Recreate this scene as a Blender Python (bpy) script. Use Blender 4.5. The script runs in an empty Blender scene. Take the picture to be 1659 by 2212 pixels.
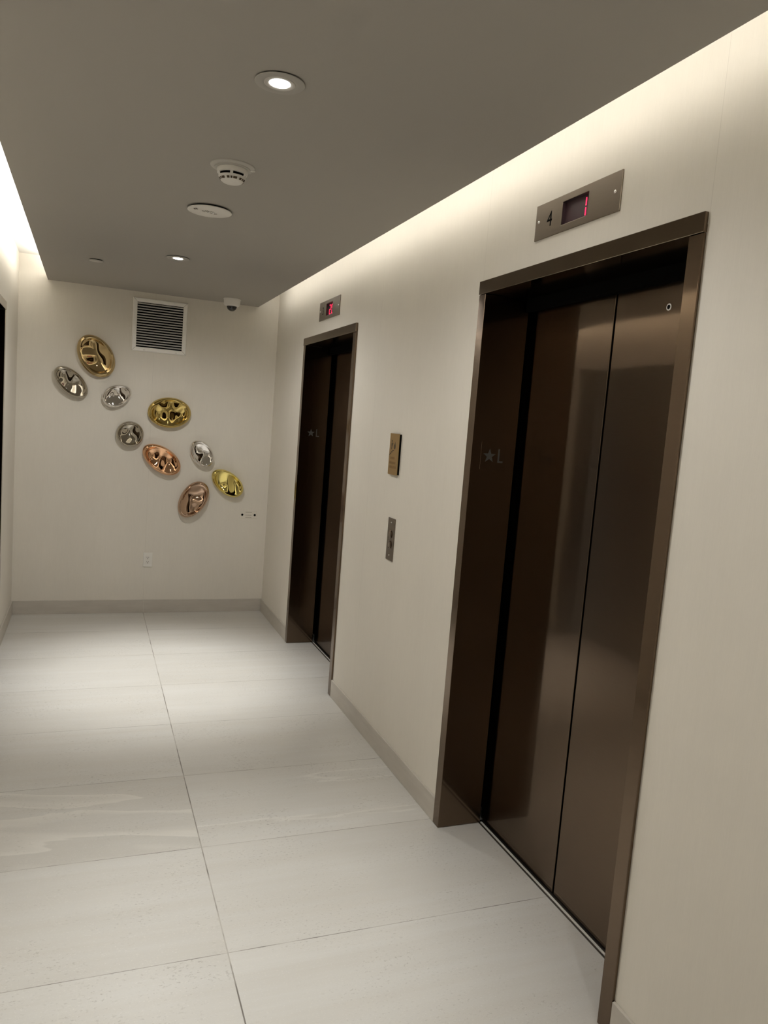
import bpy, bmesh, math, random
from mathutils import Vector, Matrix
random.seed(4)
S = bpy.context.scene
COL = S.collection
PI = math.pi

# ------------------------------------------------------------------ camera
cam_data = bpy.data.cameras.new('camera')
cam_data.sensor_fit = 'HORIZONTAL'
cam_data.sensor_width = 36.0
cam_data.lens = 1646.11 / 1659.0 * 36.0
cam_data.clip_start = 0.02
cam = bpy.data.objects.new('camera', cam_data)
COL.objects.link(cam)
right = Vector((0.9314218, -0.3556923, 0.0770478))
down = Vector((0.0321293, -0.1305139, -0.9909257))
fwd = Vector((0.3625204, 0.9254454, -0.1101353))
M = Matrix.Identity(4)
for i in range(3):
    M[i][0] = right[i]; M[i][1] = -down[i]; M[i][2] = -fwd[i]
M[0][3], M[1][3], M[2][3] = -1.39229, -6.25953, 1.62720
cam.matrix_world = M
S.camera = cam

# ------------------------------------------------------------------ world, exposure, big lights
w = bpy.data.worlds.new('world'); S.world = w
w.use_nodes = True
w.node_tree.nodes['Background'].inputs[0].default_value = (0, 0, 0, 1)
w.node_tree.nodes['Background'].inputs[1].default_value = 0.0
S.view_settings.view_transform = 'Standard'
S.view_settings.look = 'None'
S.view_settings.gamma = 1.0
S.view_settings.use_curve_mapping = False
S.view_settings.exposure = 0.0
S.cycles.max_bounces = 14
S.cycles.diffuse_bounces = 8
S.cycles.glossy_bounces = 8
S.cycles.use_denoising = True
S.cycles.sample_clamp_indirect = 6.0

X_R, X_L = 0.010, -1.910          # wall faces
Y_F, Y_B = 0.010, -9.60           # far wall face, added closing wall behind the camera
Z_C, Z_T = 2.5106, 2.676          # dropped ceiling, cove ceiling
X_CR, X_CL = -0.1595, -1.7168     # edges of the dropped ceiling
COVE_WR, COVE_WL = 2.5, 6.3       # watts per metre of strip light, right and left cove
LED = (1.0, 0.975, 0.935)
FLOOD_W = 46.0                    # wide skirt of each downlight; the tight beams differ with their gimbals
SPOT_COL = (1.0, 0.99, 0.965)

def cove_light(name, x, y0, y1, z, tilt, watts):
    d = bpy.data.lights.new(name, 'AREA')
    d.shape = 'RECTANGLE'; d.size = 0.012; d.size_y = abs(y1 - y0)
    d.energy = watts * abs(y1 - y0); d.color = LED
    o = bpy.data.objects.new(name, d); COL.objects.link(o)
    o.location = (x, (y0 + y1) / 2, z)
    o.rotation_euler = (0, tilt, 0)
    return o
# strip lights lying on top of the dropped ceiling, facing up and out to the walls
cove_light('cove_strip_light', X_CR - 0.050, -0.24, -6.9, 2.557, PI - math.radians(15), COVE_WR)
cove_light('cove_strip_light', X_CL + 0.050, -0.14, -6.9, 2.557, PI + math.radians(15), COVE_WL)

# ------------------------------------------------------------------ materials
def new_mat(name):
    m = bpy.data.materials.new(name); m.use_nodes = True
    nt = m.node_tree
    return m, nt, nt.nodes['Principled BSDF'], nt.nodes, nt.links

def mat(name, col, rough=0.5, metal=0.0, spec=0.5, emit=None, estr=0.0, coat=0.0):
    m, nt, b, N, L = new_mat(name)
    b.inputs['Base Color'].default_value = (*col, 1)
    b.inputs['Roughness'].default_value = rough
    b.inputs['Metallic'].default_value = metal
    b.inputs['Specular IOR Level'].default_value = spec
    b.inputs['Coat Weight'].default_value = coat
    if emit:
        b.inputs['Emission Color'].default_value = (*emit, 1)
        b.inputs['Emission Strength'].default_value = estr
    return m

def math_node(N, L, op, a, bb=None):
    n = N.new('ShaderNodeMath'); n.operation = op
    for k, v in enumerate((a, bb)):
        if v is None: continue
        if isinstance(v, (int, float)): n.inputs[k].default_value = v
        else: L.new(v, n.inputs[k])
    return n.outputs[0]

def mix_col(N, L, fac, a, bb, mode='MIX'):
    n = N.new('ShaderNodeMix'); n.data_type = 'RGBA'; n.blend_type = mode
    if isinstance(fac, (int, float)): n.inputs[0].default_value = fac
    else: L.new(fac, n.inputs[0])
    for k, v in ((6, a), (7, bb)):
        if isinstance(v, tuple): n.inputs[k].default_value = (*v, 1)
        else: L.new(v, n.inputs[k])
    return n.outputs[2]

def noise(N, L, vec, scale, stretch=(1, 1, 1), detail=4, rough=0.55):
    mp = N.new('ShaderNodeMapping'); mp.inputs['Scale'].default_value = stretch
    L.new(vec, mp.inputs['Vector'])
    n = N.new('ShaderNodeTexNoise'); n.inputs['Scale'].default_value = scale
    n.inputs['Detail'].default_value = detail; n.inputs['Roughness'].default_value = rough
    L.new(mp.outputs[0], n.inputs['Vector'])
    return n.outputs[0]

def ramp(N, L, fac, p0, p1):
    n = N.new('ShaderNodeMapRange'); n.inputs[1].default_value = p0; n.inputs[2].default_value = p1
    L.new(fac, n.inputs[0])
    return n.outputs[0]

WALL_COL = (0.72, 0.682, 0.610)
def wall_mat(name, axis, seams):
    """vinyl wallcovering: fine woven vertical threads, faint mottling, joints between the drops"""
    m, nt, b, N, L = new_mat(name)
    g = N.new('ShaderNodeNewGeometry'); pos = g.outputs['Position']
    sep = N.new('ShaderNodeSeparateXYZ'); L.new(pos, sep.inputs[0])
    st = (0.05, 1, 0.04) if axis == 'y' else (1, 0.05, 0.04)
    threads = noise(N, L, pos, 420, st, 2)
    threads2 = noise(N, L, pos, 60, (1, 1, 0.12), 4)
    mott = noise(N, L, pos, 2.2, (1, 1, 0.6), 3)
    c = mix_col(N, L, ramp(N, L, mott, 0.3, 0.7), tuple(v * 0.965 for v in WALL_COL), tuple(v * 1.02 for v in WALL_COL))
    c = mix_col(N, L, math_node(N, L, 'MULTIPLY', ramp(N, L, threads, 0.35, 0.65), 0.055), c, (0.45, 0.42, 0.36))
    c = mix_col(N, L, math_node(N, L, 'MULTIPLY', ramp(N, L, threads2, 0.35, 0.7), 0.045), c, (0.45, 0.42, 0.36))
    for s in seams:
        d = math_node(N, L, 'ABSOLUTE', math_node(N, L, 'SUBTRACT', sep.outputs['XYZ'.index(axis.upper())], s))
        line = math_node(N, L, 'LESS_THAN', d, 0.0011)
        c = mix_col(N, L, math_node(N, L, 'MULTIPLY', line, 0.22), c, (0.35, 0.32, 0.27))
    L.new(c, b.inputs['Base Color'])
    b.inputs['Roughness'].default_value = 0.62
    b.inputs['Specular IOR Level'].default_value = 0.3
    bp = N.new('ShaderNodeBump'); bp.inputs['Strength'].default_value = 0.10; bp.inputs['Distance'].default_value = 0.0006
    L.new(threads, bp.inputs['Height']); L.new(bp.outputs[0], b.inputs['Normal'])
    return m

def floor_mat():
    """1.2 x 0.6 m pale porcelain tiles, long side across the lobby"""
    m, nt, b, N, L = new_mat('porcelain_tile')
    g = N.new('ShaderNodeNewGeometry'); pos = g.outputs['Position']
    sep = N.new('ShaderNodeSeparateXYZ'); L.new(pos, sep.inputs[0])
    X, Y = sep.outputs[0], sep.outputs[1]
    u = math_node(N, L, 'DIVIDE', math_node(N, L, 'ADD', X, 0.9496 + 12.0), 1.2)
    v = math_node(N, L, 'DIVIDE', math_node(N, L, 'ADD', Y, 1.1122 + 12.0), 0.6)
    iu = math_node(N, L, 'FLOOR', u); iv = math_node(N, L, 'FLOOR', v)
    fu = math_node(N, L, 'ABSOLUTE', math_node(N, L, 'SUBTRACT', math_node(N, L, 'FRACT', math_node(N, L, 'ADD', u, 0.5)), 0.5))
    fv = math_node(N, L, 'ABSOLUTE', math_node(N, L, 'SUBTRACT', math_node(N, L, 'FRACT', math_node(N, L, 'ADD', v, 0.5)), 0.5))
    gu = math_node(N, L, 'LESS_THAN', math_node(N, L, 'MULTIPLY', fu, 1.2), 0.0021)
    gv = math_node(N, L, 'LESS_THAN', math_node(N, L, 'MULTIPLY', fv, 0.6), 0.0014)
    grout = math_node(N, L, 'MAXIMUM', gu, gv)
    cmb = N.new('ShaderNodeCombineXYZ'); L.new(iu, cmb.inputs[0]); L.new(iv, cmb.inputs[1])
    wn = N.new('ShaderNodeTexWhiteNoise'); wn.noise_dimensions = '3D'; L.new(cmb.outputs[0], wn.inputs['Vector'])
    off = N.new('ShaderNodeVectorMath'); off.operation = 'SCALE'; off.inputs['Scale'].default_value = 13.0
    L.new(wn.outputs['Color'], off.inputs[0])
    add = N.new('ShaderNodeVectorMath'); add.operation = 'ADD'; L.new(pos, add.inputs[0]); L.new(off.outputs[0], add.inputs[1])
    tp = add.outputs[0]
    # slow cloudy bands running along the tile, streaky strata, sparse pale veins, sandy specks
    cloud = noise(N, L, tp, 2.0, (0.35, 1.6, 1), 4)
    streak = noise(N, L, tp, 9.0, (0.10, 2.2, 1), 6, 0.62)
    base = mix_col(N, L, ramp(N, L, cloud, 0.3, 0.7), (0.515, 0.503, 0.470), (0.578, 0.571, 0.545))
    base = mix_col(N, L, math_node(N, L, 'MULTIPLY', ramp(N, L, streak, 0.38, 0.72), 0.45), base, (0.50, 0.474, 0.425))
    vn = noise(N, L, tp, 1.7, (0.22, 1.5, 1), 5, 0.5)
    vein = math_node(N, L, 'ABSOLUTE', math_node(N, L, 'SUBTRACT', vn, 0.52))
    vein = ramp(N, L, vein, 0.012, 0.0)
    def is_tile(a, k): return math_node(N, L, 'LESS_THAN', math_node(N, L, 'ABSOLUTE', math_node(N, L, 'SUBTRACT', a, k)), 0.5)
    special = math_node(N, L, 'MULTIPLY', is_tile(iu, 9.0), is_tile(iv, 16.0))   # the strongly banded tile left of the middle joint
    veiny = math_node(N, L, 'GREATER_THAN', wn.outputs['Value'], 0.6)
    base = mix_col(N, L, math_node(N, L, 'MULTIPLY', math_node(N, L, 'MULTIPLY', vein, veiny), 0.45), base, (0.70, 0.685, 0.64))
    skew = N.new('ShaderNodeMapping'); skew.inputs['Rotation'].default_value = (0, 0, math.radians(14)); L.new(pos, skew.inputs['Vector'])
    vb = noise(N, L, skew.outputs[0], 2.0, (0.35, 2.1, 1), 3, 0.45)
    fr = math_node(N, L, 'FRACT', math_node(N, L, 'MULTIPLY', vb, 4.2))
    band = math_node(N, L, 'MULTIPLY', ramp(N, L, fr, 0.55, 0.97), ramp(N, L, fr, 1.0, 0.97))
    base = mix_col(N, L, math_node(N, L, 'MULTIPLY', math_node(N, L, 'MULTIPLY', band, special), 0.5), base, (0.72, 0.70, 0.65))
    sp = noise(N, L, tp, 80, (1, 1.7, 1), 2)
    patch = ramp(N, L, noise(N, L, tp, 3.5, (1, 1.5, 1), 3), 0.42, 0.62)
    base = mix_col(N, L, math_node(N, L, 'MULTIPLY', math_node(N, L, 'MULTIPLY', ramp(N, L, sp, 0.60, 0.70), patch), 0.55), base, (0.27, 0.25, 0.22))
    sp2 = noise(N, L, tp, 160, (1, 1.6, 1), 2)
    base = mix_col(N, L, math_node(N, L, 'MULTIPLY', ramp(N, L, sp2, 0.60, 0.72), 0.32), base, (0.72, 0.70, 0.66))
    tone = mix_col(N, L, wn.outputs['Value'], (0.97, 0.965, 0.955), (1.03, 1.03, 1.03))
    base = mix_col(N, L, 1.0, base, tone, 'MULTIPLY')
    dirt = noise(N, L, pos, 7, (1, 1, 1), 3)
    gcol = mix_col(N, L, ramp(N, L, dirt, 0.38, 0.62), (0.15, 0.135, 0.115), (0.42, 0.40, 0.36))
    base = mix_col(N, L, grout, base, gcol)
    L.new(base, b.inputs['Base Color'])
    b.inputs['Roughness'].default_value = 0.38
    b.inputs['Specular IOR Level'].default_value = 0.5
    bp = N.new('ShaderNodeBump'); bp.inputs['Strength'].default_value = 0.25; bp.inputs['Distance'].default_value = 0.0008
    bp.invert = True
    L.new(grout, bp.inputs['Height']); L.new(bp.outputs[0], b.inputs['Normal'])
    return m

def base_tile_mat():
    m, nt, b, N, L = new_mat('baseboard_tile')
    g = N.new('ShaderNodeNewGeometry'); pos = g.outputs['Position']
    sep = N.new('ShaderNodeSeparateXYZ'); L.new(pos, sep.inputs[0])
    n1 = noise(N, L, pos, 14, (0.4, 0.4, 2), 5)
    c = mix_col(N, L, ramp(N, L, n1, 0.3, 0.7), (0.475, 0.44, 0.388), (0.53, 0.495, 0.44))
    d = math_node(N, L, 'ABSOLUTE', math_node(N, L, 'ADD', sep.outputs[0], 0.9480))
    c = mix_col(N, L, math_node(N, L, 'MULTIPLY', math_node(N, L, 'LESS_THAN', d, 0.0014), 0.55), c, (0.62, 0.60, 0.55))
    L.new(c, b.inputs['Base Color']); b.inputs['Roughness'].default_value = 0.5
    return m

def bronze_mat(name, col, r_sharp, r_wide, mixf, wave=0.0):
    """brushed bronze-coloured stainless steel with horizontal grain: highlights smear vertically"""
    m, nt, b, N, L = new_mat(name)
    out = N['Material Output']
    g = N.new('ShaderNodeNewGeometry'); pos = g.outputs['Position']
    grain = noise(N, L, pos, 900, (0.02, 0.02, 1), 2)
    slow = noise(N, L, pos, 1.6, (1, 1, 1.3), 2)
    c = mix_col(N, L, math_node(N, L, 'MULTIPLY', ramp(N, L, grain, 0.3, 0.7), 0.16), col, tuple(v * 0.6 for v in col))
    tv = N.new('ShaderNodeCombineXYZ'); tv.inputs[0].default_value = 0.03; tv.inputs[1].default_value = 0.02; tv.inputs[2].default_value = 1.0
    def gl(rough, an):
        n = N.new('ShaderNodeBsdfPrincipled')
        n.inputs['Metallic'].default_value = 1.0
        n.inputs['Roughness'].default_value = rough; n.inputs['Anisotropic'].default_value = an
        L.new(tv.outputs[0], n.inputs['Tangent']); L.new(c, n.inputs['Base Color'])
        return n
    a1, a2 = gl(r_sharp, 0.5), gl(r_wide, ANISO)
    if wave:
        bp = N.new('ShaderNodeBump'); bp.inputs['Strength'].default_value = wave; bp.inputs['Distance'].default_value = 0.02
        L.new(slow, bp.inputs['Height'])
        for n in (a1, a2): L.new(bp.outputs[0], n.inputs['Normal'])
    N.remove(b)
    mx = N.new('ShaderNodeMixShader'); mx.inputs[0].default_value = mixf
    L.new(a1.outputs[0], mx.inputs[1]); L.new(a2.outputs[0], mx.inputs[2])
    L.new(mx.outputs[0], out.inputs[0])
    return m

ANISO = 0.93
BRONZE = (0.176, 0.129, 0.091)
m_wall_r = wall_mat('wallcovering_right', 'y', (-4.715, -3.545, -2.42, -0.62))
m_wall_l = wall_mat('wallcovering_left', 'y', (-2.3, -3.6))
m_wall_f = wall_mat('wallcovering_far', 'x', (-0.953,))
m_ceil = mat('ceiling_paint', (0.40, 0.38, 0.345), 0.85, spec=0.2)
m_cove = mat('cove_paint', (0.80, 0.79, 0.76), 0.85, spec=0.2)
m_floor = floor_mat()
m_base = base_tile_mat()
m_door = bronze_mat('bronze_door_steel', BRONZE, 0.06, 0.28, 0.55, 0.05)
m_frame = bronze_mat('bronze_frame_steel', BRONZE, 0.07, 0.20, 0.45)
m_plate = bronze_mat('bronze_plate_steel', (0.27, 0.222, 0.17), 0.14, 0.36, 0.7)
m_call = bronze_mat('call_panel_steel', (0.21, 0.175, 0.14), 0.2, 0.36, 0.7)
m_soffit = bronze_mat('bronze_soffit_steel', (0.20, 0.153, 0.11), 0.11, 0.13, 0.2)
m_black = mat('black_matte', (0.004, 0.0036, 0.003), 0.9, spec=0.03)
m_dark = mat('dark_engraving', (0.003, 0.0027, 0.0024), 0.8, spec=0.04)
m_alu = mat('sill_aluminium', (0.85, 0.84, 0.80), 0.35, 0.35)
m_alud = mat('sill_groove', (0.16, 0.15, 0.135), 0.4, 1.0)
m_white = mat('white_plastic', (0.74, 0.72, 0.675), 0.35)
m_whitem = mat('white_trim_paint', (0.50, 0.48, 0.44), 0.45)
m_base_paint = mat('detector_base_paint', (0.47, 0.455, 0.415), 0.5)
m_ring = mat('trim_paint', (0.40, 0.385, 0.35), 0.5)
m_ventp = mat('vent_paint', (0.86, 0.84, 0.79), 0.4)
m_slat = mat('vent_slat_paint', (0.52, 0.51, 0.48), 0.45)
m_lamp = mat('lamp_lens', (0.9, 0.9, 0.9), 0.3, emit=(1.0, 0.96, 0.92), estr=26.0)
m_refl = mat('lamp_reflector', (0.75, 0.74, 0.72), 0.25, 0.6)
m_led = mat('red_led', (0.3, 0.0, 0.02), 0.4, emit=(1.0, 0.02, 0.085), estr=2.2)
m_ledoff = mat('display_backing', (0.060, 0.034, 0.040), 0.35)
m_chrome = mat('screw_steel', (0.75, 0.73, 0.70), 0.22, 1.0)
m_brass = mat('brass_plate', (0.42, 0.28, 0.12), 0.38, 0.85)
m_brassd = mat('brass_engraving', (0.06, 0.035, 0.012), 0.6)
m_brassm = mat('brass_lettering', (0.27, 0.165, 0.065), 0.55, 0.6)
m_star = mat('star_raised_metal', (0.060, 0.057, 0.050), 0.5)
m_button = mat('button_steel', (0.30, 0.26, 0.23), 0.25, 1.0)
m_dome = mat('smoked_dome', (0.012, 0.011, 0.010), 0.06, coat=0.5)
m_glassy = mat('clear_lens', (0.85, 0.85, 0.82), 0.1)
m_pale = mat('pale_plate', (0.70, 0.66, 0.585), 0.35)
m_text = mat('plate_print', (0.30, 0.27, 0.21), 0.6)

# ------------------------------------------------------------------ mesh helpers
class MB:
    def __init__(self): self.bm = bmesh.new()
    def box(self, x0, x1, y0, y1, z0, z1):
        x0, x1 = min(x0, x1), max(x0, x1); y0, y1 = min(y0, y1), max(y0, y1); z0, z1 = min(z0, z1), max(z0, z1)
        v = [self.bm.verts.new(p) for p in ((x0,y0,z0),(x1,y0,z0),(x1,y1,z0),(x0,y1,z0),(x0,y0,z1),(x1,y0,z1),(x1,y1,z1),(x0,y1,z1))]
        for f in ((3,2,1,0),(4,5,6,7),(0,1,5,4),(1,2,6,5),(2,3,7,6),(3,0,4,7)):
            self.bm.faces.new([v[i] for i in f])
        return self
    def lathe(self, prof, c=(0,0,0), n=48, axis=Vector((0,0,-1)), u=Vector((1,0,0)), arc=None):
        """prof: list of (radius, distance along axis) from c"""
        c = Vector(c); v_ = axis.cross(u)
        rings = []
        full = arc is None
        a0, a1 = (0, 2*PI) if full else arc
        cnt = n if full else n + 1
        for r, h in prof:
            if r < 1e-6:
                rings.append([self.bm.verts.new(c + axis*h)]); continue
            rings.append([self.bm.verts.new(c + axis*h + u*(r*math.cos(a0+(a1-a0)*k/n)) + v_*(r*math.sin(a0+(a1-a0)*k/n))) for k in range(cnt)])
        for A, B in zip(rings, rings[1:]):
            for k in range(n):
                k2 = (k+1) % cnt if full else k+1
                if len(A) == 1 and len(B) == 1: continue
                if len(A) == 1: self.bm.faces.new((A[0], B[k], B[k2]))
                elif len(B) == 1: self.bm.faces.new((A[k], B[0], A[k2]))
                else: self.bm.faces.new((A[k], B[k], B[k2], A[k2]))
        return self
    def prism(self, pts, o, ux, uy, depth):
        """polygon pts in the plane o + ux*x + uy*y, thickened along ux x uy"""
        o, ux, uy = Vector(o), Vector(ux), Vector(uy); n = ux.cross(uy) * depth
        A = [self.bm.verts.new(o + ux*p[0] + uy*p[1]) for p in pts]
        B = [self.bm.verts.new(o + ux*p[0] + uy*p[1] + n) for p in pts]
        self.bm.faces.new(A[::-1]); self.bm.faces.new(B)
        for k in range(len(pts)):
            j = (k+1) % len(pts)
            self.bm.faces.new((A[k], A[j], B[j], B[k]))
        return self
    def build(self, name, m, parent=None, bevel=0.0, smooth=False, seg=2):
        bmesh.ops.recalc_face_normals(self.bm, faces=self.bm.faces[:])
        if bevel:
            es = [e for e in self.bm.edges if len(e.link_faces) == 2 and e.calc_face_angle(0) > 0.5]
            bmesh.ops.bevel(self.bm, geom=es, offset=bevel, segments=seg, affect='EDGES', profile=0.5)
        me = bpy.data.meshes.new(name); self.bm.to_mesh(me); self.bm.free()
        me.materials.append(m)
        o = bpy.data.objects.new(name, me); COL.objects.link(o)
        if smooth:
            for p in me.polygons: p.use_smooth = True
            try: me.set_sharp_from_angle(angle=math.radians(38))
            except Exception: pass
        if parent:
            o.parent = parent
            chain = Vector((0, 0, 0)); q = parent
            while q: chain += q.location; q = q.parent
            me.transform(Matrix.Translation(-chain))
        return o

def tag(o, label, cat, group=None, kind=None):
    o['label'] = label; o['category'] = cat
    if group: o['group'] = group
    if kind: o['kind'] = kind
    return o

def thing(name, loc, label, cat, group=None):
    o = bpy.data.objects.new(name, None); COL.objects.link(o)
    o.location = loc; o.empty_display_size = 0.05
    return tag(o, label, cat, group)

def struct(name, mb, m, label, cat, **k):
    o = mb.build(name, m, **k)
    return tag(o, label, cat, kind='structure')

def wall_with_holes(x_face, x_back, y0, y1, z0, z1, holes):
    """slab parallel to the YZ plane with rectangular openings"""
    mb = MB(); bm = mb.bm
    ys = sorted({y0, y1, *[h[0] for h in holes], *[h[1] for h in holes]})
    zs = sorted({z0, z1, *[h[2] for h in holes], *[h[3] for h in holes]})
    V = {}
    def vert(s, i, j):
        if (s, i, j) not in V:
            V[(s, i, j)] = bm.verts.new((x_face if s == 0 else x_back, ys[i], zs[j]))
        return V[(s, i, j)]
    def solid(i, j):
        if i < 0 or j < 0 or i >= len(ys)-1 or j >= len(zs)-1: return False
        cy, cz = (ys[i]+ys[i+1])/2, (zs[j]+zs[j+1])/2
        return not any(h[0] < cy < h[1] and h[2] < cz < h[3] for h in holes)
    for i in range(len(ys)-1):
        for j in range(len(zs)-1):
            if not solid(i, j): continue
            for s in (0, 1):
                bm.faces.new([vert(s, i, j), vert(s, i+1, j), vert(s, i+1, j+1), vert(s, i, j+1)])
            for (di, dj, a, b) in ((-1,0,(i,j),(i,j+1)), (1,0,(i+1,j),(i+1,j+1)), (0,-1,(i,j),(i+1,j)), (0,1,(i,j+1),(i+1,j+1))):
                if not solid(i+di, j+dj):
                    bm.faces.new([vert(0,*a), vert(0,*b), vert(1,*b), vert(1,*a)])
    return mb

# ------------------------------------------------------------------ layout numbers
FW, DEP = 0.050, 0.196           # frame face width, reveal depth
E1 = (-3.540, -4.7125, 2.215)    # far edge, near edge, top of frame (numbered 4)
E2 = (-0.898, -2.0535, 2.206)    # second one, by the far corner
E3 = (-0.908, -2.0750, 2.215)    # opposite, on the left wall
IND1 = (-3.901, -4.356, 2.2975, 2.4140, -4.057, -4.1975, 2.320, 2.392)
IND2 = (-1.2350, -1.682, 2.2910, 2.4115, -1.387, -1.530, 2.3140, 2.3900)
def ehole(E): return (E[1]+0.028, E[0]-0.028, 0.0, E[2]-0.028)
def pocket(I): return (I[5]-0.004, I[4]+0.004, I[6]-0.004, I[7]+0.004)

# ------------------------------------------------------------------ setting
struct('floor', MB().box(X_L-0.30, 0.195+0.075, Y_B-0.1, Y_F+0.12, -0.08, 0.0), m_floor,
       'pale stone-look floor of large porcelain tiles with thin grout lines', 'floor')
struct('wall_right', wall_with_holes(X_R, X_R+0.12, Y_B, Y_F, 0.0, Z_T+0.06, [ehole(E1), ehole(E2), pocket(IND1), pocket(IND2)]), m_wall_r,
       'cream wallcovered wall on the right holding both elevators', 'wall')
struct('wall_left', wall_with_holes(X_L, X_L-0.12, Y_B, Y_F, 0.0, Z_T+0.06, [ehole(E3)]), m_wall_l,
       'cream wallcovered wall at the left edge beside the bright cove', 'wall')
struct('wall_far', MB().box(X_L-0.12, X_R+0.12, Y_F, Y_F+0.12, 0.0, Z_T+0.06), m_wall_f,
       'cream end wall carrying the metal wall sculptures and the vent', 'wall')
struct('wall_back', MB().box(X_L-0.12, X_R+0.12, Y_B-0.12, Y_B, 0.0, Z_T+0.06), m_wall_l,  # unseen wall, added for bounce light and reflections
       'added unseen cream wall closing the lobby behind the viewer', 'wall')
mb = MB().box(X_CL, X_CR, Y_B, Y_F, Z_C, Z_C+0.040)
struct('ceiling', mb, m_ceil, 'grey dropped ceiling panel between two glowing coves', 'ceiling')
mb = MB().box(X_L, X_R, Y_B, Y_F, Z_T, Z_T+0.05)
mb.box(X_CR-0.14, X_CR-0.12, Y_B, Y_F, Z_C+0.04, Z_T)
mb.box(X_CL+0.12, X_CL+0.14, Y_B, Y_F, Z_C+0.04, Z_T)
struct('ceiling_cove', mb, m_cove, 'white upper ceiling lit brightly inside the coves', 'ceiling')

BH = 0.105
mb = MB()
for a, b in ((Y_F, E2[0]+0.001), (E2[1]-0.001, E1[0]+0.001), (E1[1]-0.001, Y_B)):
    mb.box(0.0, X_R, a, b, 0.0, BH)
struct('baseboard_right', mb, m_base, 'grey-beige tile baseboard along the elevator wall', 'baseboard', bevel=0.0012, seg=1)
mb = MB()
for a, b in ((0.0, E3[0]+0.001), (E3[1]-0.001, Y_B)):
    mb.box(X_L, X_L+0.010, a, b, 0.0, BH)
struct('baseboard_left', mb, m_base, 'grey-beige tile baseboard on the left wall near the corner', 'baseboard', bevel=0.0012, seg=1)
struct('baseboard_far', MB().box(X_L+0.010, 0.0, 0.0, Y_F, 0.0, BH), m_base,
       'grey-beige tile baseboard across the end wall', 'baseboard', bevel=0.0012, seg=1)

# ------------------------------------------------------------------ elevators
def star_pts(r, r2=None):
    r2 = r2 or r*0.40
    return [((r if k % 2 == 0 else r2)*math.sin(PI*k/5), (r if k % 2 == 0 else r2)*math.cos(PI*k/5)) for k in range(10)]

def elevator(E, side, label, star=True, keyhole=None):
    """side +1: in the right wall (recess towards +x); -1: in the left wall"""
    ya, yb, zt = E
    xf = 0.0 if side > 0 else X_L + 0.010
    def x(d): return xf + side*d
    t = thing('elevator', (x(0.1), (ya+yb)/2, 0.0), label, 'elevator', 'elevators of the lobby')
    za = zt - FW
    # jambs: a face on the wall and a deep return
    for y_out, s in ((ya, -1), (yb, 1)):
        y_in = y_out + s*FW
        jm = MB()
        f = [(0, y_out), (0, y_in), (DEP, y_in), (DEP, y_in - s*0.020), (0.0098, y_in - s*0.020), (0.0098, y_out)]
        jm.prism([(x(d), y) for d, y in f], (0, 0, 0.0015), (1, 0, 0), (0, 1, 0), za - 0.0015 - 0.0012)
        jm.build('jamb', m_frame, t, bevel=0.0012, seg=1)
    hd = MB()
    f = [(-0.003, zt), (-0.003, za), (DEP-0.014, za), (DEP-0.014, za+0.020), (0.0098, za+0.020), (0.0098, zt)]
    hd.prism([(x(d), z) for d, z in f], (0, ya, 0), (1, 0, 0), (0, 0, 1), ya - yb)
    hd.build('header', m_soffit, t, bevel=0.0012, seg=1)
    MB().box(x(DEP-0.013), x(DEP+0.006), ya-FW-0.001, yb+FW+0.001, za-0.046, za+0.02).build('door_head', m_black, t)
    # two centre-opening leaves
    ym = (ya+yb)/2 + (0.019 if side > 0 else 0.0)
    dx = DEP + 0.022
    p1 = MB().box(x(dx), x(dx+0.03), ya-FW+0.03, ym+0.005, 0.006, za+0.03).build('door_panel', m_door, t, bevel=0.0015, seg=2)
    p2 = MB().box(x(dx), x(dx+0.03), ym-0.005, yb+FW-0.03, 0.006, za+0.03).build('door_panel', m_door, t, bevel=0.0015, seg=2)
    MB().box(x(dx+0.035), x(dx+0.04), ya, yb, 0, zt).build('shaft_shade', m_black, t)  # black sheet paints the dark of the unlit shaft behind the leaves
    sl = MB().box(x(DEP-0.005), x(dx+0.03), ya-FW+0.019, yb+FW-0.019, 0.0, 0.0012).build('sill', m_alud, t)
    MB().box(x(DEP+0.003), x(DEP+0.0100), ya-FW, yb+FW, 0.0012, 0.0042).build('sill_rib', m_alu, sl)
    if keyhole:
        ky, kz = keyhole
        k = MB().lathe([(0.0, 0.0), (0.0105, 0.0), (0.0105, 0.0018), (0.0070, 0.0022)], (x(dx)-side*0.0, ky, kz), 24, Vector((-side, 0, 0)), Vector((0, 1, 0))).build('key_ring', m_white, t, smooth=True)
        MB().lathe([(0.0, 0.0024), (0.0068, 0.0024), (0.0068, 0.001)], (x(dx), ky, kz), 20, Vector((-side, 0, 0)), Vector((0, 1, 0))).build('key_hole', m_black, k)
    if star:
        yj = ya - FW
        pl = MB().box(x(0.042), x(0.152), yj, yj-0.0012, 1.492, 1.602).build('tactile_plate', m_frame, t, bevel=0.0005, seg=1)
        MB().prism(star_pts(0.0285), (x(0.0805), yj-0.0012, 1.547), (side, 0, 0), (0, 0, 1), 0.0012*side).build('star', m_star, pl)
        MB().prism([(0, 0), (0.023, 0), (0.023, 0.0068), (0.0066, 0.0068), (0.0066, 0.054), (0, 0.054)],
                   (x(0.1185), yj-0.0012, 1.522), (side, 0, 0), (0, 0, 1), 0.0012*side).build('letter', m_star, pl)
    return t

elevator(E1, 1, 'near bronze elevator with a keyhole, under the indicator numbered 4', keyhole=(-4.3631, 2.0517))
elevator(E2, 1, 'far bronze elevator between the end wall and the call button panel', star=True)
elevator(E3, -1, 'dark elevator opening cut off at the left edge of the photo', star=False)

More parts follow.
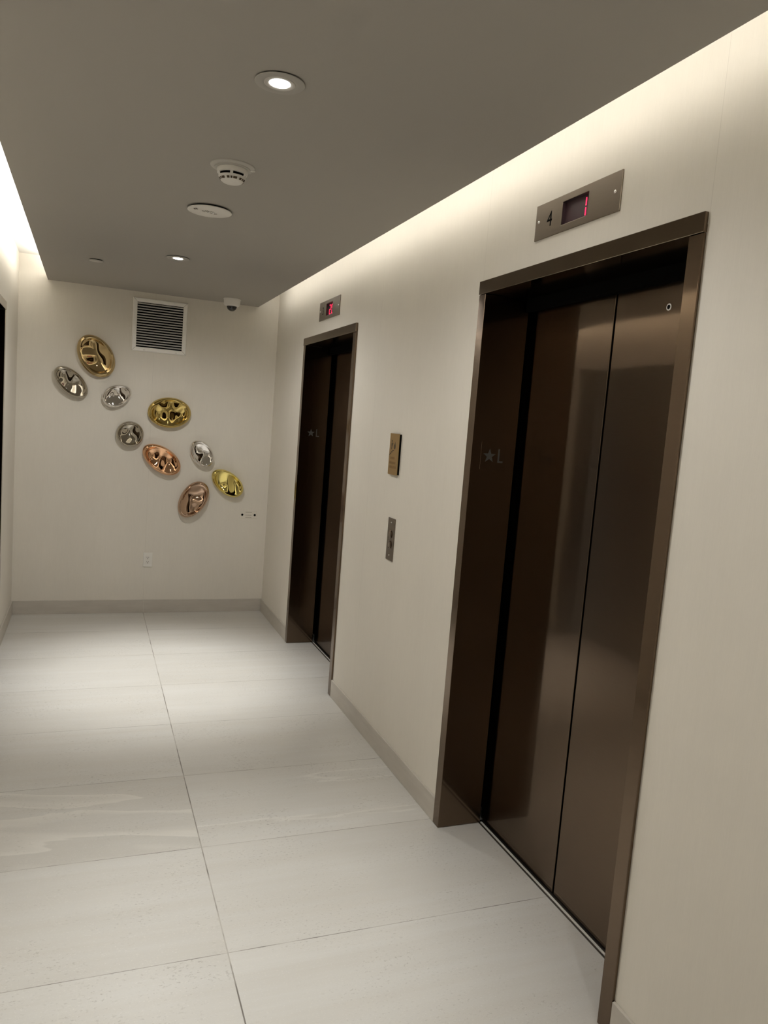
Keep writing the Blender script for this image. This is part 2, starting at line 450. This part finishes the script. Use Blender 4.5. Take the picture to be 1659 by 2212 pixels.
# ------------------------------------------------------------------ indicators above the elevators
def text_mesh(body, height):
    cu = bpy.data.curves.new('glyph', 'FONT'); cu.body = body; cu.size = 1.0; cu.align_x = 'CENTER'
    tmp = bpy.data.objects.new('glyph', cu); COL.objects.link(tmp)
    bpy.context.view_layer.update()
    me = bpy.data.meshes.new_from_object(tmp.evaluated_get(bpy.context.evaluated_depsgraph_get()))
    bpy.data.objects.remove(tmp); bpy.data.curves.remove(cu)
    xs = [v.co.x for v in me.vertices]; ys = [v.co.y for v in me.vertices]
    s = height/(max(ys)-min(ys)); cx, cy = (max(xs)+min(xs))/2, (max(ys)+min(ys))/2
    out = [((v.co.x-cx)*s, (v.co.y-cy)*s) for v in me.vertices]
    polys = [list(p.vertices) for p in me.polygons]
    bpy.data.meshes.remove(me)
    return out, polys

SEG = {'1': 'bc', '2': 'abged', '0': 'abcdef'}
def indicator(I, digits, number, label):
    ya, yb, z0, z1, da, db, dz0, dz1 = I      # ya is the far edge (left in the photo)
    t = thing('floor_indicator', (X_R, (ya+yb)/2, z0), label, 'floor indicator', 'floor indicators over the elevators')
    xf = 0.0055
    bm_ = wall_with_holes(xf, X_R-0.0002, yb, ya, z0, z1, [(db, da, dz0, dz1)])
    bm_.build('faceplate', m_plate, t, bevel=0.0012, seg=2)
    # recessed display: its bezel walls and dark backing sit behind the opening in the plate
    xb = X_R + 0.010
    bz = wall_with_holes(xf+0.001, xb, db-0.002, da+0.002, dz0-0.002, dz1+0.002, [(db, da, dz0, dz1)])
    d = MB().box(xb, xb+0.004, db-0.002, da+0.002, dz0-0.002, dz1+0.002).build('display', m_ledoff, t)
    bz.build('bezel', m_ledoff, d)
    # digit segments: offsets measured from the far edge of the window
    hgt = 0.060; zc = (dz0+dz1)/2; dw = 0.036
    for k, ch in enumerate(digits):
        if ch == ' ': continue
        y_l = da - (0.0255 + 0.052*k); y_r = y_l - dw
        th = 0.0048; zt, zb, zm = zc+hgt/2, zc-hgt/2, zc
        boxes = {'a': (y_l-.004, y_r+.004, zt-th, zt), 'd': (y_l-.004, y_r+.004, zb, zb+th), 'g': (y_l-.004, y_r+.004, zm-th/2, zm+th/2),
                 'f': (y_l, y_l-th, zm+.003, zt-.003), 'e': (y_l, y_l-th, zb+.003, zm-.003),
                 'b': (y_r+th, y_r, zm+.003, zt-.003), 'c': (y_r+th, y_r, zb+.003, zm-.003)}
        sm = MB()
        for s in SEG[ch]: sm.box(xb-0.0008, xb-0.0001, *boxes[s])
        sm.build('digit', m_led, d)
    # engraved elevator number
    v, polys = text_mesh(number, 0.048)
    nb = MB()
    vv = [nb.bm.verts.new((xf-0.0004, ya-0.0860-p[0]*0.92, (z0+z1)/2+0.0+p[1])) for p in v]
    for p in polys: nb.bm.faces.new([vv[i] for i in p])
    r = bmesh.ops.extrude_face_region(nb.bm, geom=nb.bm.faces[:])
    bmesh.ops.translate(nb.bm, vec=(0.0003, 0, 0), verts=[e for e in r['geom'] if isinstance(e, bmesh.types.BMVert)])
    nb.build('number', m_dark, t)
    for ys in (ya-0.0215, yb+0.0265):
        MB().lathe([(0.0, 0.0030), (0.003, 0.0026), (0.0052, 0.0012), (0.0056, 0.0)], (xf, ys, (z0+z1)/2+0.001), 20, Vector((-1,0,0)), Vector((0,1,0))).build('screw', m_chrome, t, smooth=True)
indicator(IND1, ' 1', '4', 'bronze floor indicator numbered 4 showing a red 1')
indicator(IND2, '20', '3', 'small bronze floor indicator showing red 20 over the far elevator')

# ------------------------------------------------------------------ fire plaque and call buttons between the elevators
t = thing('fire_sign', (X_R, -2.78, 1.398), 'brass plaque with a dark stair and flame pictogram, above the call buttons', 'sign')
YA, YB, Z0, Z1 = -2.7185, -2.839, 1.399, 1.6015
MB().box(0.0002, X_R-0.0002, YA-0.002, YB, Z0+0.003, Z1-0.003).build('backing', m_black, t)
face = MB().box(-0.0022, 0.0002, YA, YB, Z0, Z1).build('faceplate', m_brass, t, bevel=0.0006, seg=1)
pg = MB(); xp = -0.0022
def mark(pts, mbx): mbx.prism([(-p[0], p[1]) for p in pts], (xp, 0, 0), (0, 1, 0), (0, 0, 1), -0.0005)
# coordinates: distance from the far edge along the plaque, height
YO = -YA
st = [(0.006, 1.492), (0.014, 1.492), (0.014, 1.500), (0.029, 1.500), (0.029, 1.508), (0.044, 1.508), (0.044, 1.516), (0.062, 1.516), (0.062, 1.5205),
      (0.040, 1.5205), (0.040, 1.5125), (0.025, 1.5125), (0.025, 1.5045), (0.010, 1.5045), (0.010, 1.4965), (0.006, 1.4965)]
pgm = MB(); mark([(YO+a, b) for a, b in st], pgm)
person = [(0.026, 1.522), (0.033, 1.522), (0.034, 1.534), (0.040, 1.545), (0.046, 1.550), (0.044, 1.555), (0.037, 1.552), (0.035, 1.557), (0.028, 1.557), (0.024, 1.548), (0.026, 1.536)]
mark([(YO+a, b) for a, b in person], pgm)
mark([(YO+0.031+0.0052*math.cos(k*PI/6), 1.5635+0.0052*math.sin(k*PI/6)) for k in range(12)], pgm)
flame = [(0.062, 1.525), (0.071, 1.524), (0.078, 1.530), (0.080, 1.540), (0.075, 1.552), (0.074, 1.561), (0.068, 1.553), (0.065, 1.545), (0.060, 1.549), (0.057, 1.538), (0.058, 1.530)]
mark([(YO+a, b) for a, b in flame], pgm)
pgm.build('pictogram', m_brassd, face)
lt = MB()
for z, h, w0, w1 in ((1.475, 0.011, 0.020, 0.078), (1.452, 0.011, 0.014, 0.088), (1.430, 0.012, 0.018, 0.098)):
    q = w0
    while q < w1:
        ww = random.uniform(0.005, 0.009)
        mark([(YO+q, z), (YO+q+ww, z), (YO+q+ww, z+h), (YO+q, z+h)], lt); q += ww+0.002
lt.build('lettering', m_brassm, face)

t = thing('call_button_panel', (X_R, -2.80, 0.977), 'bronze call panel with two round buttons on the wall between elevators', 'call panel')
MB().box(0.0055, X_R-0.0002, -2.759, -2.8475, 0.9765, 1.1865).build('faceplate', m_call, t, bevel=0.001, seg=2)
for z in (1.1065, 1.0565):
    r = MB().lathe([(0.0, 0.0005), (0.0205, 0.0005), (0.0205, 0.003), (0.0180, 0.0045), (0.0165, 0.0035)], (0.0055, -2.803, z), 32, Vector((-1,0,0)), Vector((0,1,0))).build('button', m_frame, t, smooth=True)
    MB().lathe([(0.0, 0.0062), (0.010, 0.0058), (0.0155, 0.0045), (0.0160, 0.001)], (0.0055, -2.803, z), 32, Vector((-1,0,0)), Vector((0,1,0))).build('button_cap', m_button, r, smooth=True)
for z in (1.1655, 1.0025):
    MB().lathe([(0.0, 0.0025), (0.003, 0.002), (0.0045, 0.0)], (0.0055, -2.803, z), 16, Vector((-1,0,0)), Vector((0,1,0))).build('screw', m_chrome, t, smooth=True)

# ------------------------------------------------------------------ end wall: vent, outlet, small plate
VX0, VX1, VZ0, VZ1 = -1.1195, -0.7115, 2.0635, 2.4675
t = thing('wall_vent', ((VX0+VX1)/2, Y_F, VZ0), 'square white louvred air vent high on the end wall', 'vent')
fw = 0.033; d0, d1 = 0.004, 0.014
mb = MB()
def quad_frame(mb):
    bm = mb.bm
    prof = [(0.0, 0.0), (0.0, d0), (0.006, d1), (fw-0.004, d1), (fw, d1-0.003), (fw, -0.0)]
    loops = []
    for off, dep in prof:
        loops.append([bm.verts.new((xx, Y_F-0.0003-dep, zz)) for xx, zz in ((VX0+off, VZ0+off), (VX1-off, VZ0+off), (VX1-off, VZ1-off), (VX0+off, VZ1-off))])
    for A, B in zip(loops, loops[1:] + loops[:1]):
        for k in range(4):
            bm.faces.new((A[k], A[(k+1) % 4], B[(k+1) % 4], B[k]))
quad_frame(mb)
fr = mb.build('frame', m_ventp, t)
for cx, cz, sx, sz in ((VX0, VZ0, 1, 1), (VX1, VZ0, -1, 1), (VX1, VZ1, -1, -1), (VX0, VZ1, 1, -1)):
    MB().prism([(0.003, 0.0018), (fw-0.003, fw-0.0042), (fw-0.0042, fw-0.003), (0.0018, 0.003)], (cx, Y_F-0.0003-d1-0.0003, cz), (sx, 0, 0), (0, 0, sz), 0.0003*sx*sz).build('mitre_joint', m_text, fr)
for xs in (VX0+0.093, VX1-0.075):
    MB().lathe([(0.0, 0.0016), (0.0025, 0.0014), (0.0034, 0.0)], (xs, Y_F-0.0003-d1, VZ0+0.013), 12, Vector((0,-1,0)), Vector((1,0,0))).build('screw', m_text, fr, smooth=True)
MB().box(VX0+fw-0.001, VX1-fw+0.001, Y_F-0.0018, Y_F-0.0004, VZ0+fw-0.001, VZ1-fw+0.001).build('duct_shade', m_black, t)  # thin black sheet in place of the shade behind the slats
n = 17; zz0, zz1 = VZ0+fw, VZ1-fw
pitch = (zz1-zz0)/(n+0.3)
for k in range(n):
    z = zz0 + pitch*(k+0.75)
    # blade sloping down and out into the room
    MB().prism([(-0.0120, z-0.0016), (-0.0112, z-0.0046), (-0.0102, z-0.0046), (-0.0030, z+0.0052), (-0.0040, z+0.0060), (-0.0108, z+0.0018)],
               (VX0+fw, Y_F, 0), (0, 1, 0), (0, 0, 1), VX1-VX0-2*fw).build('slat', m_slat, t)

t = thing('wall_outlet', (-0.9305, Y_F, 0.375), 'white double wall outlet low on the end wall', 'outlet')
MB().box(-0.9655, -0.8960, Y_F-0.0060, Y_F-0.0002, 0.3745, 0.4895).build('cover_plate', m_white, t, bevel=0.002, seg=2)
ins = MB().box(-0.9480, -0.9140, Y_F-0.0078, Y_F-0.0060, 0.398, 0.466).build('socket', m_white, t, bevel=0.0008, seg=1)
sl = MB()
for z in (0.4470, 0.4130):
    for dx in (-0.0065, 0.0065):
        sl.box(-0.931+dx-0.0013, -0.931+dx+0.0013, Y_F-0.0082, Y_F-0.0079, z, z+0.0085)
    sl.lathe([(0.0, 0.0), (0.0031, 0.0), (0.0031, 0.0004)], (-0.931, Y_F-0.0079, z-0.0065), 12, Vector((0,-1,0)), Vector((1,0,0)))
sl.build('slots', m_brassd, ins)

t = thing('key_switch_plate', (-0.143, Y_F, 0.787), 'small pale plate with two black screws near the right corner of the end wall', 'wall plate')
fp = MB().box(-0.2120, -0.0740, Y_F-0.0030, Y_F-0.0002, 0.7870, 0.8500).build('faceplate', m_pale, t, bevel=0.001, seg=1)
for xs in (-0.195, -0.091):
    MB().lathe([(0.0, 0.004), (0.007, 0.0035), (0.0095, 0.0)], (xs, Y_F-0.0030, 0.818), 20, Vector((0,-1,0)), Vector((1,0,0))).build('screw', m_black, t, smooth=True)
for z in (0.8385, 0.8130, 0.7945):
    pr_ = MB()
    q = -0.168
    while q < -0.120:
        ww = random.uniform(0.003, 0.008)
        pr_.box(q, min(q+ww, -0.117), Y_F-0.0034, Y_F-0.0031, z, z+0.0042); q += ww+0.0015
    pr_.build('print_line', m_text, fp)

# ------------------------------------------------------------------ mirror-polished wall sculptures
SX, SZ = 4.28e-4, 3.95e-4
GOLD = mat('polished_gold', (0.62, 0.47, 0.17), 0.035, 1.0)
BRZ = mat('polished_bronze', (0.56, 0.43, 0.23), 0.04, 1.0)
NICK = mat('polished_nickel', (0.50, 0.46, 0.39), 0.035, 1.0)
SILV = mat('polished_silver', (0.82, 0.79, 0.76), 0.03, 1.0)
COPP = mat('polished_copper', (0.78, 0.47, 0.28), 0.04, 1.0)
YEL = mat('polished_yellow_gold', (0.80, 0.67, 0.24), 0.04, 1.0)
ROSE = mat('polished_rose', (0.58, 0.41, 0.30), 0.04, 1.0)

def sculpture(cx, cz, a, b, ang, egg, m, label, zc, dents, hf=0.046):
    """pebble standing off the wall: dished front with overlapping dents, rounded rim, rounded back"""
    ca, sa = math.cos(math.radians(ang)), math.sin(math.radians(ang))
    NR, NA = 46, 112
    bm = bmesh.new()
    dn = []
    for dx, dy, r, dep in dents:
        X, Z = (dx-zc[0])*SX, -(dy-zc[1])*SZ
        dn.append((X*ca+Z*sa, -X*sa+Z*ca, r*4.1e-4, dep))
    def outline(phi, rho):
        u = a*rho*math.cos(phi); v = b*rho*math.sin(phi)*(1 + egg*math.cos(phi)*rho)
        return u, v
    def front(u, v, rho):
        q = min(1.0, rho/0.87); bowl = 1 - q**5
        dome = hf*(max(0.0, 1-rho**5.0)**0.5 - 0.34*bowl)
        k = 0.0
        for (p, q, r, dep) in dn:
            d2 = ((u-p)**2+(v-q)**2)/(r*r)
            k += dep*math.exp(-d2**1.3*0.9)
        mask = min(1.0, max(0.0, (0.90-rho)/0.20)); mask = mask*mask*(3-2*mask)
        return max(dome - k*mask, -0.004)
    back_h = 0.030
    rings = []
    for i in range(1, NR+1):
        rho = math.sin(i/NR*PI/2)
        rings.append([(*outline(2*PI*k/NA, rho), rho) for k in range(NA)])
    def V(u, v, wv): return bm.verts.new((cx+u*ca-v*sa, Y_F-0.0005-back_h-wv, cz+u*sa+v*ca))
    c = V(0, 0, front(0, 0, 0))
    vr = [[V(u, v, front(u, v, rho)) for u, v, rho in R] for R in rings]
    prev = [c]
    for R in vr:
        for k in range(NA):
            k2 = (k+1) % NA
            if len(prev) == 1: bm.faces.new((c, R[k], R[k2]))
            else: bm.faces.new((prev[k], R[k], R[k2], prev[k2]))
        prev = R
    for i in range(1, 9):                       # rounded back down to the wall
        th = i/8*PI/2
        rho = 0.72 + 0.28*math.cos(th)
        R = [V(*outline(2*PI*k/NA, rho), -back_h*math.sin(th)) for k in range(NA)]
        for k in range(NA):
            k2 = (k+1) % NA
            bm.faces.new((prev[k], R[k], R[k2], prev[k2]))
        prev = R
    bm.faces.new(prev[::-1])
    mb = MB(); mb.bm.free(); mb.bm = bm
    o = mb.build('wall_sculpture', m, smooth=False)
    for p in o.data.polygons: p.use_smooth = True
    o.data.transform(Matrix.Translation((-cx, -Y_F, -cz))); o.location = (cx, Y_F, cz)
    return tag(o, label, 'wall sculpture', 'mirror-polished metal sculptures on the end wall')

D = 0.034
sculpture(-1.370, 1.992, .167, .122, -56.3, 0.04, BRZ, 'largest bronze pebble sculpture, topmost of the scattered wall sculptures', (890, 490), [(850, 290, 170, .030), (960, 610, 200, D)])
sculpture(-1.537, 1.781, .144, .084, -42.4, 0.0, NICK, 'dark nickel oval sculpture furthest left on the end wall', (445, 960), [(340, 850, 130, .022), (600, 960, 150, .026), (400, 1060, 120, .02)])
sculpture(-1.209, 1.710, .112, .081, 28.9, -0.10, SILV, 'bright silver sculpture below the big bronze one, tilted up to the right', (1270, 1200), [(1230, 1090, 130, .020), (1350, 1230, 130, .024), (1120, 1230, 90, .016)])
sculpture(-0.817, 1.611, .165, .119, 2.5, 0.0, GOLD, 'wide dark gold oval sculpture with four dents, directly under the vent', (1130, 428), [(930, 500, 160, .032), (1130, 260, 130, .022), (1270, 500, 140, .028), (1400, 420, 100, .018)])
sculpture(-1.105, 1.424, .103, .099, 4.0, 0.0, NICK, 'round grey nickel sculpture between the silver and copper ones', (420, 810), [(450, 680, 110, .020), (300, 780, 130, .022), (500, 900, 140, .022)])
sculpture(-0.861, 1.241, .164, .097, -33.0, 0.06, COPP, 'copper oval sculpture near the middle of the end wall', (988, 1265), [(800, 1190, 150, .034), (1110, 1275, 150, .034)])
sculpture(-0.553, 1.305, .118, .084, -53.5, 0.0, SILV, 'bright silver sculpture right of the copper one, above the yellow gold one', (545, 332), [(440, 230, 120, .024), (640, 330, 120, .020), (510, 470, 110, .018)])
sculpture(-0.336, 1.078, .148, .089, -35.5, 0.05, YEL, 'yellow gold sculpture with two long dents, furthest right', (1005, 858), [(840, 830, 150, .024), (860, 930, 120, .012), (1150, 860, 140, .024), (1130, 780, 110, .010)])
sculpture(-0.602, 0.932, .161, .104, 59.4, 0.05, ROSE, 'rose bronze sculpture standing tilted, lowest of all', (392, 1155), [(320, 1060, 120, .026), (520, 1030, 130, .028), (370, 1320, 190, .028)])

# ------------------------------------------------------------------ ceiling devices
def downlight(x, y, label, beam, flood=FLOOD_W, grp='recessed downlights in the dropped ceiling', shift=0.0):
    t = thing('downlight', (x, y, Z_C), label, 'downlight', grp)
    MB().lathe([(0.0, 0.0002), (0.0615, 0.0002), (0.0615, 0.0032), (0.0, 0.0032)], (x, y, Z_C), 64).build('shadow_collar', m_black, t, smooth=True)  # black disc paints the shadow gap between trim ring and ceiling
    MB().lathe([(0.040, 0.0030), (0.0655, 0.0030), (0.0662, 0.0038), (0.0650, 0.0052), (0.050, 0.0066), (0.045, 0.0058), (0.040, 0.0040), (0.040, 0.0030)], (x, y, Z_C), 64).build('trim_ring', m_ring, t, smooth=True)
    MB().lathe([(0.0435, 0.0034), (0.0400, 0.0066), (0.0320, 0.0062), (0.0280, 0.0046), (0.0280, 0.0034), (0.0435, 0.0034)], (x, y, Z_C), 64).build('gimbal_ring', m_whitem, t, smooth=True)
    MB().lathe([(0.0, 0.0060), (0.0262, 0.0056), (0.0278, 0.0044)], (x+shift, y, Z_C), 48).build('lens', m_lamp, t, smooth=True)
    for nm, watts, ang in (('downlight_beam', beam, 60), ('downlight_flood', flood, 168)):
        d = bpy.data.lights.new(nm, 'SPOT'); d.energy = watts; d.color = SPOT_COL
        d.spot_size = math.radians(ang); d.spot_blend = 1.0 if ang < 90 else 0.5; d.shadow_soft_size = 0.03
        o = bpy.data.objects.new(nm, d); COL.objects.link(o)
        o.location = (0, 0, -0.012); o.parent = t
    return t
downlight(-0.955, -4.150, 'lit recessed downlight nearest the viewer, alone at the top of the ceiling', 118.0)
downlight(-0.950, -1.548, 'lit recessed downlight near the end wall, above the vent', 245.0, 51.0)
downlight(-0.955, -6.900, 'added unseen downlight overhead behind the viewer', 60.0, 58.0)  # extra lamp out of view, added to light the near lobby

x, y = -1.392, -1.095
t = thing('sprinkler_cover', (x, y, Z_C), 'small flat unlit round cover on the ceiling near the left cove', 'sprinkler cover')
MB().lathe([(0.0, 0.0002), (0.036, 0.0002), (0.036, 0.0050), (0.0, 0.0050)], (x, y, Z_C), 40).build('shadow_cup', m_black, t, smooth=True)  # its black colour stands in for the shadow gap over the cover
MB().lathe([(0.0, 0.0052), (0.041, 0.0052), (0.0425, 0.0062), (0.041, 0.0072), (0.0, 0.0078)], (x, y, Z_C), 48).build('cover_plate', m_whitem, t, smooth=True)

x, y = -0.948, -3.384
t = thing('smoke_detector', (x, y, Z_C), 'white round smoke detector with black vents hanging from the ceiling', 'smoke detector')
b = MB().lathe([(0.0, 0.0002), (0.079, 0.0002), (0.0785, 0.0035), (0.074, 0.0065), (0.064, 0.0080), (0.063, 0.0120), (0.0, 0.0120)], (x, y, Z_C), 72).build('mounting_base', m_base_paint, t, smooth=True)
MB().box(x+0.058, x+0.078, y-0.020, y-0.012, Z_C-0.0105, Z_C-0.006).build('locking_tab', m_white, b, bevel=0.001, seg=1)
body = MB().lathe([(0.050, 0.0120), (0.0545, 0.0125), (0.0552, 0.0170), (0.0535, 0.0270), (0.0515, 0.0285), (0.042, 0.0285), (0.042, 0.0120), (0.050, 0.0120)], (x, y, Z_C), 72).build('body', m_white, t, smooth=True)
cap = MB().lathe([(0.040, 0.0372), (0.0485, 0.0372), (0.0482, 0.0385), (0.0440, 0.0465), (0.0385, 0.0530), (0.0330, 0.0565), (0.0300, 0.0580), (0.0, 0.0588), (0.0, 0.044), (0.040, 0.0372)], (x, y, Z_C), 72).build('cap', m_white, t, smooth=True)
MB().lathe([(0.0, 0.0270), (0.0455, 0.0270), (0.0455, 0.0390), (0.0, 0.0390)], (x, y, Z_C), 48).build('chamber', m_black, t, smooth=True)
for k in range(6):
    a = math.radians(-102 + 60*k)
    MB().lathe([(0.0440, 0.0275), (0.0524, 0.0275), (0.0492, 0.0382), (0.0440, 0.0382), (0.0440, 0.0275)], (x, y, Z_C), 8, arc=(-a-0.10, -a+0.10)).build('rib', m_white, t)
for k in range(6):
    for s_, wd in ((0.0, 0.075), (0.30, 0.16), (-0.27, 0.11)):
        a = math.radians(-102 + 60*k) + s_
        MB().lathe([(0.0458, 0.0452), (0.0450, 0.0468), (0.0408, 0.0518)], (x, y, Z_C-0.0004), 8, arc=(-a-wd, -a+wd)).build('slot', m_brassd, cap)

x, y = -0.938, -2.745
t = thing('ceiling_sensor', (x, y, Z_C), 'flat white ceiling disc with tiny clustered lenses, beyond the smoke detector', 'ceiling sensor')
MB().lathe([(0.0, 0.0002), (0.084, 0.0002), (0.084, 0.0075), (0.0, 0.0075)], (x, y, Z_C), 56).build('backing', m_black, t, smooth=True)  # black spacer puts the shadow line behind the disc into colour
pl = MB().lathe([(0.0, 0.0076), (0.0935, 0.0076), (0.095, 0.0090), (0.0945, 0.0112), (0.091, 0.0126), (0.0, 0.0136)], (x, y, Z_C), 72).build('cover', m_white, t, smooth=True)
hole = MB(); hole2 = MB(); lens = MB()
for dx, dy in ((-.030,-.006),(-.020,-.016),(-.012,-.020),(-.006,-.014),(-.014,-.006),(-.022,.002),(.004,-.018),(.012,-.014),(.002,.006),(.010,.012),(-.006,.004),(.018,.002),(.030,.010),(.024,.016),
               (-.068,-.022),(-.060,-.030),(-.056,-.020),(-.064,-.014)):
    (hole if dx > -0.05 else hole2).lathe([(0.0, 0.0), (0.0042, 0.0)], (x+dx, y+dy, Z_C-0.0140), 10)
for dx, dy in ((-.003,-.005),(.017,-.004)):
    lens.lathe([(0.0, 0.0045), (0.003, 0.0035), (0.0048, 0.0)], (x+dx, y+dy, Z_C-0.0136), 16)
hole.build('vent_grille', m_brassd, pl); hole2.build('vent_grille', m_brassd, pl); lens.build('lenses', m_glassy, pl, smooth=True)

x, y = -0.412, -0.235
t = thing('security_camera', (x, y, Z_C), 'white dome security camera with smoked bubble near the end wall', 'security camera')
MB().lathe([(0.0, 0.0002), (0.066, 0.0002), (0.066, 0.006), (0.0625, 0.009), (0.0615, 0.040), (0.056, 0.0500), (0.0445, 0.0545), (0.040, 0.0560), (0.040, 0.052), (0.0, 0.052)], (x, y, Z_C), 64).build('housing', m_white, t, smooth=True)
db_ = MB().lathe([(0.0385, 0.052)] + [(0.0385*math.cos(k*PI/24), 0.056+0.0365*math.sin(k*PI/24)) for k in range(12)] + [(0.0, 0.0925)], (x, y, Z_C), 48).build('dome', m_dome, t, smooth=True)
